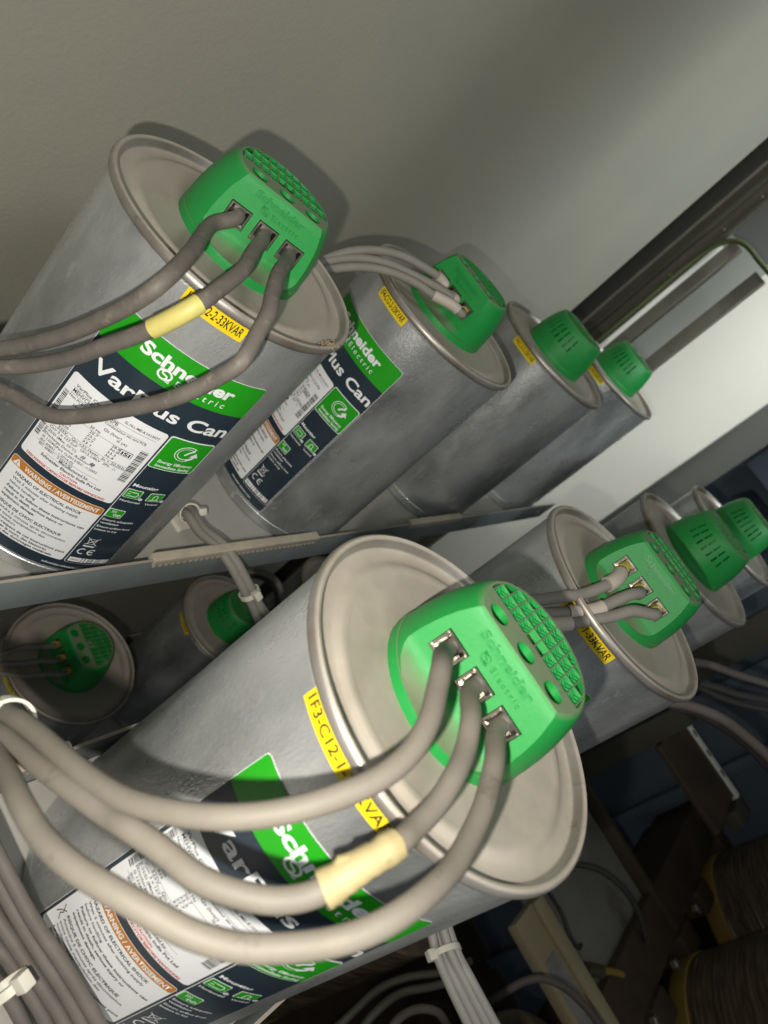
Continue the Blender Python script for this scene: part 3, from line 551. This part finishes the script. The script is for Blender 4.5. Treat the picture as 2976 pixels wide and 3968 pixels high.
for n, c in CANS.items():
    grp, lab, az, st = CAPS[n]
    root = empty('capacitor', (c[0], c[1], c[2] - H)); tag(root, lab, 'capacitor', grp)
    child(P_body, root, rz=random.uniform(0, 6.28)); child(P_lid, root, rz=random.uniform(0, 6.28))
    cap = child(P_cap, root, (0, 0, CAPZ - .0005), math.radians(FACE[n]))
    child(P_gr, cap); child(P_logo, cap)
    for k in (-1, 0, 1): child(P_term, cap, (0, k * .015, 0))
    if az is not None:
        l = link('label', LABEL, root); l.rotation_euler = (0, 0, math.radians(az))
    if st:
        s = link('sticker', sticker_mesh(st[0], st[1], st[2]), root); s.rotation_euler = (0, 0, math.radians(st[3]))
bm = bmesh.new(); rr = random.Random(9)
for i in range(70):
    a = math.radians(-72 + rr.gauss(0, 2.6)); q = .0665 + rr.uniform(-.003, .0032)
    bmesh.ops.create_icosphere(bm, subdivisions=1, radius=rr.uniform(.0003, .0008), matrix=Matrix.Translation((q * math.cos(a), q * math.sin(a), .2118 + rr.uniform(-.001, .0008) - abs(q - .0675) * .5)))
ca = [o for o in COL.objects if o.name == 'capacitor'][0]
from_bm('dried_grit', bm, ca, [mat('dried_grit', (0.30, 0.21, 0.12), rough=0.9)], 60)
for p in protos: bpy.data.objects.remove(p)

# ---------------------------------------------------------------- walls, shelves, frame
def struct(o): o['kind'] = 'structure'; return o
struct(box_obj('wall', (-0.9, 0.42, -1.25), (1.155, 0.45, 1.0), 'wall', bevel=0))
struct(box_obj('floor', (-0.9, -1.6, -1.30), (2.6, 0.9, -1.26), 'dark', bevel=0))
def shelf(x0, x1, y0, y1, z, label, trims):
    r = empty('shelf', (x0, y0, z)); tag(r, label, 'shelf')
    def part(name, lo, hi, m, bevel=.0008):
        o = box_obj(name, lo, hi, m, None, bevel); o.parent = r; o.location = -Vector(r.location); return o
    part('tray', (x0, y0 + .0022, z - .003), (x1, y1 - .0022, z), 'shelf')
    part('lip', (x0, y0, z - .003), (x1, y0 + .002, z + .0285), 'lip', .0006)
    part('lip', (x0, y1 - .002, z - .003), (x1, y1, z + .0285), 'lip', .0006)
    for (a, b, yy) in trims:
        bm = bmesh.new(); bm_box(bm, (a, yy - .0017, z + .0248), (b, yy + .0050, z + .0303), bevel=.0008)
        nn = int((b - a) / .005)
        for i in range(nn): bm_box(bm, (a + i * .005 + .001, yy - .0019, z + .0232), (a + i * .005 + .003, yy - .0011, z + .0250))
        o = from_bm('edge_trim', bm, None, [M['trim']], 35); o.parent = r; o.location = -Vector(r.location)
    return r
shelf(-.30, 1.03, .170, .330, -.3553, 'grey galvanised shelf with pinkish dusty front lip under the back row of cans', [(.309, .475, .1705), (.135, .170, .1705), (.62, .73, .1705)])
shelf(-.20, 1.05, -.0705, .0795, -.3578, 'grey galvanised shelf under the front row of cans', [(.165, .212, .0775)])
shelf(.05, 1.10, .172, .330, -.8797, 'dim lower shelf carrying the capacitors below the back row', [])

def slab(name, lo, hi, m, label, cat, bevel=.001, group=None):
    o = box_obj(name, lo, hi, m, None, bevel); return tag(o, label, cat, group)
slab('corner_post', (1.160, .402, -1.25), (1.20, .45, 1.0), 'post_black', 'dark corner post where the grey wall ends', 'post')
r = empty('channel_post', (1.17, .345, -1.25)); tag(r, 'brownish slotted steel channel post with bolts next to the dark corner', 'post')
def pp(name, lo, hi, m, bevel=.0008):
    o = box_obj(name, lo, hi, m, None, bevel); o.parent = r; o.location = -Vector(r.location); return o
pp('web', (1.180, .362, -1.25), (1.184, .4015, 1.0), 'post_brown'); pp('flange', (1.168, .3985, -1.25), (1.180, .4015, 1.0), 'post_brown'); pp('rail', (1.174, .380, -1.25), (1.180, .388, 1.0), 'post_olive'); pp('flange', (1.170, .356, -1.25), (1.184, .3615, 1.0), 'post_olive')
for z in (.12, .06, -.03): 
    bm = bmesh.new(); lathe(bm, [(.0028, 0), (.0028, .004), (.001, .0055), (0, .0056)], 12)
    o = from_bm('bolt', bm, r, [M['bolt']], 40); o.rotation_euler = (0, -math.pi / 2, 0); o.location = Vector((1.179, .366, z)) - Vector(r.location)
slab('white_strip', (1.172, .3465, -1.2), (1.176, .3535, .045), 'panel_white', 'narrow ragged white plastic strip running down beside the channel post', 'strip')
slab('frame_post', (1.176, .330, -1.25), (1.20, .3455, .06), 'post_brown', 'narrow brown frame post right of the white strip', 'post')
slab('grey_panel', (1.225, .290, -1.25), (1.229, .37, .066), 'panel_grey', 'pale grey panel strip seen between two frame posts', 'panel')
slab('cabinet_post', (1.17, .270, -1.25), (1.19, .2885, .055), 'post_brown', 'grey brown upright between the pale panel and the white panel', 'post')
slab('rear_board', (1.40, .10, -1.25), (1.41, .60, 1.0), 'panel_dim', 'dim grey board seen above the earth cable at the right edge', 'board')
slab('white_cover', (1.345, .150, -1.25), (1.36, .34, .080), 'panel_white', 'wide cream white panel behind the far end of the back row', 'panel')
# blue cabinet behind the front row
r = empty('blue_cabinet', (1.5, -.4, -1.25)); tag(r, 'dark blue ribbed steel cabinet behind the front row of cans', 'cabinet')
pp('back_panel', (1.56, -1.6, -1.25), (1.58, .145, 1.0), 'blue')
pp('frame_upright', (1.47, .120, -1.25), (1.56, .165, 1.0), 'blue'); pp('frame_upright', (1.50, -.015, -.14), (1.56, .10, 1.0), 'blue')
for y in (-.045, -.235, -.37, -.53, -.70): pp('rib', (1.53, y, -1.25), (1.56, y + .022, 1.0), 'blue', .003)
slab('shadow_post', (.51, -.44, -1.25), (.655, -.40, 1.2), 'post_brown', 'unseen front upright added to cast a soft shadow on the wall', 'post')  # out of view, put between lamp and wall for its soft shadow
slab('support_post', (1.20, -.152, -1.25), (1.225, -.108, -.02), 'post_olive', 'olive brown upright at the right edge behind the farthest cans', 'post')
slab('support_post', (1.19, -.200, -1.25), (1.21, -.166, -.40), 'post_olive', 'olive brown upright dropping below the second front can', 'post')

# ---------------------------------------------------------------- cables
def cable(key, rad, m, label, group=None, sleeves=(), cat='cable', name='power_cable'):
    path = catmull(CAB[key]); bm = bmesh.new(); tube(bm, path, rad, 22)
    o = from_bm(name, bm, None, [M[m]], 60); tag(o, label, cat, group)
    n = len(path)
    for (a, b, sm, sr, nm, kw) in sleeves:
        seg = path[int(a * (n - 1)):int(b * (n - 1)) + 1]; bb = bmesh.new()
        if len(seg) < 2: continue
        if kw.get('crumple'):
            # fold of paper tape: slack wrap, wider at one end, with loose corners
            tube(bb, seg, sr, 10, radf=lambda t: sr * (0.97 + .16 * max(0, t - .55) / .45 + .03 * math.sin(14 * t)))
            for v in bb.verts: v.co += Vector((random.uniform(-1, 1), random.uniform(-1, 1), random.uniform(-1, 1))) * .00022
            for q, sgn in ((.72, 1),):
                i = int(q * (len(seg) - 1)); p = seg[i]; t = (seg[min(i + 1, len(seg) - 1)] - seg[i - 1]).normalized(); nn = Vector((-.25, .80, .55)); nn = (nn - t * nn.dot(t)).normalized()
                a_ = p + nn * sr * .8; vs = [bb.verts.new(x) for x in (a_ - t * .0035, a_ + t * .0035, a_ + nn * .0020 + t * .0008)]; o_ = t.cross(nn) * .0012
                vs2 = [bb.verts.new(v.co + o_) for v in vs]; bb.faces.new(vs); bb.faces.new(vs2[::-1])
                for k in range(3): j = (k + 1) % 3; bb.faces.new((vs[k], vs[j], vs2[j], vs2[k]))
        else: tube(bb, seg, sr, 22)
        s = from_bm(nm, bb, o, [M[sm]], 40)
        if kw.get('label'): s['label'] = kw['label']
    return o
GA = 'thick wires of the nearest back row capacitor'; GE = 'thick wires of the foreground capacitor'
cable('A1', .0035, 'cable_dark', 'dark grey wire from the nearest back row cap, topmost of its three', GA)
cable('A2', .0035, 'cable_dark', 'dark grey wire with a yellow marker sleeve, at the nearest back row can', GA, [(.49, .61, 'sleeve_yellow', .0040, 'marker_sleeve', {})])
cable('A3', .0035, 'cable_dark', 'dark grey wire hanging in a low loop across the navy label, lowest of three', GA)
cable('E1', .0033, 'cable_front', 'thick taupe wire sweeping over the foreground can, uppermost of three', GE)
cable('E2', .0033, 'cable_front', 'thick taupe wire wrapped with pale yellow tape in front of the foreground can', GE, [(.372, .468, 'tape_yellow', .0043, 'tape_wrap', {'crumple': 1})])
cable('E3', .0033, 'cable_front', 'thick taupe wire looping lowest across the foreground can label', GE)
GB = 'thin grey wires of the second back row capacitor'
cable('B1', .0029, 'cable_mid', 'thin grey wire arching highest to the second back row cap', GB, [(.03, .10, 'ferrule', .0033, 'ferrule', {}), (.16, .38, 'sleeve_white', .0036, 'marker_sleeve', {})])
cable('B2', .0029, 'cable_mid', 'thin grey wire arching between two others to the second back row cap', GB, [(.03, .10, 'ferrule', .0033, 'ferrule', {}), (.14, .34, 'sleeve_white', .0036, 'marker_sleeve', {})])
cable('B3', .0029, 'cable_mid', 'thin grey wire with printed white sleeve, lowest arch to the second back row cap', GB, [(.04, .10, 'ferrule', .0033, 'ferrule', {}), (.26, .45, 'sleeve_white', .0037, 'marker_sleeve', {})])
GF = 'grey wires of the second front row capacitor'
cable('F1', .0034, 'cable_mid', 'grey wire with loose pale sleeve at the top terminal of the second front cap', GF, [(.02, .16, 'ferrule', .0037, 'ferrule', {}), (.20, .34, 'sleeve_white', .0046, 'marker_sleeve', {})])
cable('F2', .0034, 'cable_mid', 'grey wire with pale sleeve halfway, middle terminal of the second front cap', GF, [(.02, .16, 'ferrule', .0037, 'ferrule', {}), (.52, .64, 'sleeve_white', .0042, 'marker_sleeve', {})])
cable('F3', .0034, 'cable_mid', 'grey wire curving from the lowest terminal of the second front cap', GF, [(.02, .16, 'ferrule', .0037, 'ferrule', {}), (.68, .75, 'sleeve_white', .0042, 'marker_sleeve', {})])
GS = 'pair of grey cables hanging over the back shelf lip'
cable('S1', .0033, 'cable_mid', 'left grey cable of the tied pair dropping over the back shelf lip', GS); cable('S2', .0033, 'cable_mid', 'right grey cable of the tied pair dropping over the back shelf lip', GS)
GL = 'light grey cables tied in a bundle below the foreground can'
for i, w in enumerate(('leftmost', 'second from left', 'third from left', 'rightmost')): cable('L%d' % i, .0030, 'cable_light', 'light grey cable under the foreground can, %s in the tied bundle of four' % w, GL)
GM = 'brownish cables bundled in the lower left corner'
for i, w in enumerate(('rightmost and topmost', 'second from the right', 'third from the right', 'fourth from the right', 'lowest by the cable tie head', 'rearmost behind the others')): cable('M%d' % i, .0028, 'cable_purple', 'brownish cable in the lower left corner bundle, %s' % w, GM)
GI = 'thin wires of the left lower shelf capacitor'
for i, w in enumerate(('upper', 'middle', 'lower')): cable('I%d' % (i + 1), .0026, 'cable_mid', 'thin dim grey wire at the %s terminal of the left lower shelf cap' % w, GI, [(.02, .22, 'ferrule', .0036, 'ferrule', {})])
cable('J1', .0045, 'cable_mid', 'dim grey cable loop beside the partly hidden lower cap, outer turn', 'looped cables behind the tied pair'); cable('J2', .0040, 'cable_black', 'black cable loop beside the partly hidden lower cap, inner turn', 'looped cables behind the tied pair')
GRD = 'dark cables running off the right edge'
for k, rd, m, w in (('R1', .0042, 'cable_purple', 'thick brown cable dropping right under the rim of the second front can'), ('R2', .0038, 'cable_black', 'dark cable directly beneath the thick brown cable at right'),
                    ('R3', .0040, 'cable_purple', 'upper dark cable crossing the olive posts at the right edge'), ('R4', .0036, 'cable_black', 'middle dark cable crossing towards the right edge'), ('R5', .0036, 'cable_black', 'lowest of three dark cables crossing towards the right edge')):
    cable(k, rd, m, w, GRD)
CAB['G1'] = [(1.168, .3595, -1.0), (1.168, .3595, -.5), (1.168, .3595, -.1), (1.168, .3585, .01), (1.167, .350, .048), (1.166, .338, .062), (1.166, .322, .067), (1.166, .30, .066), (1.166, .276, .0655), (1.164, .24, .064), (1.16, .19, .06), (1.15, .1, .05)]
cable('G1', .0036, 'cable_green', 'yellow green earth cable bending over beside the channel post', None)

for k, m, w in (('W1', 'post_brown', 'dim brown wire in the dark beneath the foreground can, nearest the tied bundle'), ('W2', 'post_brown', 'dim brown wire slanting through the dark beneath the foreground can'), ('W3', 'cable_purple', 'dim grey wire curling low at the bottom, left of the tied bundle'), ('W4', 'cable_purple', 'dim wire crossing behind the tied bundle towards the cream block')):
    cable(k, .0042, m, w, 'loose wires in the dark under the front shelf')
# ---------------------------------------------------------------- cable ties and mounts
def tie(center, axis, r, label, head_ang=0.0, w=.0035, flat=1.0):
    a = Vector(axis).normalized(); q = a.to_track_quat('Z', 'Y').to_matrix()
    root = empty('cable_tie', center); tag(root, label, 'cable tie', 'white nylon cable ties')
    bm = bmesh.new(); n = 40
    prof = [(r, -w / 2), (r + .0011, -w / 2), (r + .0011, w / 2), (r, w / 2)]
    rings = [[bm.verts.new(q @ Vector((x * math.cos(t) * 1.0, x * math.sin(t) * flat, z))) for x, z in prof] for t in [2 * math.pi * i / n for i in range(n)]]
    for i in range(n):
        A_, B_ = rings[i], rings[(i + 1) % n]
        for k in range(4): bm.faces.new((A_[k], A_[(k + 1) % 4], B_[(k + 1) % 4], B_[k]))
    from_bm('strap', bm, root, [M['tie']], 40)
    bm = bmesh.new(); bm_box(bm, (-.0030, -.0026, -.0032), (.0030, .0026, .0032), bevel=.0008)
    h = from_bm('head', bm, root, [M['tie']], 40)
    p = q @ Vector((math.cos(head_ang) * (r + .0025), math.sin(head_ang) * (r + .0025) * flat, 0)); h.location = p; h.rotation_euler = (q @ Matrix.Rotation(head_ang, 3, 'Z')).to_euler()
    return root
def mid(k, t): 
    p = catmull(CAB[k]); return p[int(t * (len(p) - 1))]
def direc(k, t):
    p = catmull(CAB[k]); i = int(t * (len(p) - 1)); return p[min(i + 1, len(p) - 1)] - p[max(i - 1, 0)]
def nearest_t(k, pos):
    p = catmull(CAB[k]); d = [(Vector(pos) - q).length for q in p]; return d.index(min(d)) / (len(p) - 1)
t = nearest_t('S1', TIES['tie_two']); tie((mid('S1', t) + mid('S2', nearest_t('S2', TIES['tie_two']))) / 2, direc('S1', t), .0066, 'white nylon tie round the pair of grey cables hanging over the shelf lip', HEADS[0])
t = nearest_t('S1', TIES['tie_shelf_mount']); tie((mid('S1', t) + mid('S2', nearest_t('S2', TIES['tie_shelf_mount']))) / 2, direc('S1', t), .0066, 'white nylon tie fixing two cables to the mount on the back shelf', HEADS[1])
t = nearest_t('L1', TIES['tie_lower']); tie((mid('L1', t) + mid('L2', nearest_t('L2', TIES['tie_lower']))) / 2, direc('L1', t), .0095, 'white nylon tie round four light cables below the foreground can', HEADS[2], flat=.8)
t = nearest_t('E1', TIES['tie_left']); tie((mid('E1', t) + mid('E2', nearest_t('E2', TIES['tie_left']))) / 2, direc('E1', t), .0078, 'blurred white tie round the taupe wires at the left edge', HEADS[3], w=.0045)
t = nearest_t('M3', TIES['tie_leftlow']); tie(Vector(TIES['tie_leftlow']), direc('M3', t), .0070, 'white tie head on the brown bundle in the lower left corner', HEADS[4], w=.0034)
bm = bmesh.new(); bm_box(bm, (-.011, -.011, 0), (.011, .011, .0035), bevel=.001); bm_box(bm, (-.006, -.004, .0035), (.006, .004, .009), bevel=.001); bm_box(bm, (-.0015, -.006, .009), (.0015, .006, .0105))
o = from_bm('tie_mount', bm, None, [M['tie']], 40); o.location = (.3765, .2170, -.3553); o.rotation_euler = (0, 0, .15); tag(o, 'square cream adhesive cable tie mount stuck on the back shelf', 'tie mount')

# ---------------------------------------------------------------- dim gear at lower right
slab('base_plate', (.885, -.42, -.625), (1.17, -.08, -.62), 'plate_dull', 'dull grey sheet metal plate below the cans at lower right', 'plate')
slab('edge_rail', (1.172, -.45, -.63), (1.186, -.08, -.600), 'dark', 'thin dark rail along the far edge of the grey plate', 'rail', .002)
slab('guard_rod', (1.21, -.40, -.63), (1.222, -.255, -.618), 'panel_grey', 'short pale rod beyond the dark rail', 'rod', .003)
r = empty('terminal_block', (.62, -.30, -.60)); tag(r, 'long cream insulating block with a scuffed grey nameplate', 'terminal block')
pp('block', (.812, -.46, -.612), (.884, -.245, -.596), 'cream', .004); pp('ridge', (.860, -.46, -.596), (.884, -.245, -.588), 'cream', .003); pp('nameplate', (.822, -.395, -.596), (.853, -.30, -.5945), 'panel_dim2', .0005)
r = empty('reactor_core', (1.2, -.42, -.62)); tag(r, 'dark brown laminated iron beam running diagonally at lower right', 'reactor core')
pp('yoke', (.55, -.455, -.70), (2.0, -.385, -.605), 'dark', .003); pp('base', (.55, -.95, -.74), (2.1, -.40, -.66), 'post_black', .003)
for i, x in enumerate((.86, .98, 1.16, 1.30, 1.52)):
    pp('bracket', (x, -.492, -.68), (x + .06, -.452, -.597), 'dark', .006)
for x in (.97, 1.10, 1.26): 
    bm = bmesh.new(); lathe(bm, [(.009, 0), (.009, .007), (.006, .009), (.0, .009)], 6); b = from_bm('bolt', bm, r, [M['bolt']], 30); b.location = Vector((x, -.462, -.600)) - Vector(r.location)
GC = 'dark wound reactor coils with yellow tape edges'
def coil(cx, cy, z0, rad, label, ly=1.0):
    r = empty('reactor_coil', (cx, cy, z0)); tag(r, label, 'coil', GC)
    def ring(name, prof, m, ang=40):
        bm = bmesh.new(); lathe(bm, prof, 72); 
        for v in bm.verts: v.co.y *= ly
        o = from_bm(name, bm, r, [M[m]], ang); return o
    pr = [(rad - .004, .024)]
    nt = 34
    for i in range(nt):
        z = .024 + i * .0085; jit = random.uniform(-.0007, .0007); pr += [(rad + jit, z + .0012), (rad + .0014 + jit, z + .0042), (rad + jit, z + .0073)]
    pr += [(rad - .004, .024 + nt * .0085)]
    ring('winding', pr, 'winding', 60)
    ring('edge_tape', [(rad - .012, -.004), (rad - .001, -.003), (rad + .003, .003), (rad + .003, .026), (rad + .001, .028), (rad - .010, .028)], 'tape')
    ring('core_leg', [(rad * .55, -.02), (rad * .55, .40)], 'dark')
coil(1.43, -.585, -.62, .125, 'dark wound coil with a curved yellow tape edge, middle right')
coil(1.125, -.625, -.62, .145, 'dark wound coil with coarse stripes in the lower right corner', )
coil(1.72, -.575, -.62, .115, 'dark coil with ragged yellow tape at the right edge under the dark cables')
coil(.62, -.36, -.86, .10, 'very dark coil half hidden beneath the foreground can, left of the tied bundle')
coil(.70, -.10, -.92, .10, 'very dark coil in the shadow between tied bundle and cream block')
r = empty('bracket', (.50, -.18, -.55)); tag(r, 'dull grey folded bracket in the dark under the foreground can', 'bracket')
pp('plate', (.50, -.235, -.555), (.525, -.205, -.552), 'panel_dim'); pp('flange', (.50, -.235, -.552), (.503, -.205, -.540), 'panel_dim')
r = empty('busbar_insulator', (1.3, -.25, -.47)); tag(r, 'dark plate with a spotted white edge strip beside the coils', 'insulator plate')
pp('plate', (1.195, -.355, -.475), (1.352, -.205, -.465), 'dark', .002); pp('edge_strip', (1.353, -.362, -.476), (1.371, -.205, -.462), 'panel_white', .002); pp('foot', (1.28, -.385, -.48), (1.34, -.357, -.455), 'post_olive', .003)
for i in range(3): pp('hole_mark', (1.354, -.248 - .038 * i, -.4635), (1.363, -.236 - .038 * i, -.4615), 'dark', .001)
CAB['T1'] = [(1.02, -.262, -.612), (1.03, -.285, -.585), (1.045, -.32, -.575), (1.06, -.36, -.58), (1.07, -.41, -.60)]
cable('T1', .0045, 'cable_black', 'shiny black cable arching over the grey plate to the dark beam', None)
CAB['T2'] = [(.93, -.26, -.61), (.915, -.285, -.60), (.905, -.31, -.600), (.915, -.33, -.605), (.935, -.335, -.612)]
cable('T2', .0028, 'cable_black', 'small hooked black wire next to the cream block', None)
r = empty('probe', (.93, -.35, -.60)); tag(r, 'dark knob on a short orange brown lead on the grey plate', 'connector')
bm = bmesh.new(); tube(bm, catmull([(.905, -.352, -.605), (.918, -.362, -.603), (.928, -.370, -.602)]), .008, 16); o = from_bm('knob', bm, r, [M['post_olive']], 40); o.location = -Vector(r.location)
bm = bmesh.new(); tube(bm, catmull([(.926, -.369, -.602), (.945, -.380, -.600), (.965, -.396, -.600)]), .0045, 16); o = from_bm('lead', bm, r, [M['tape']], 40); o.location = -Vector(r.location)
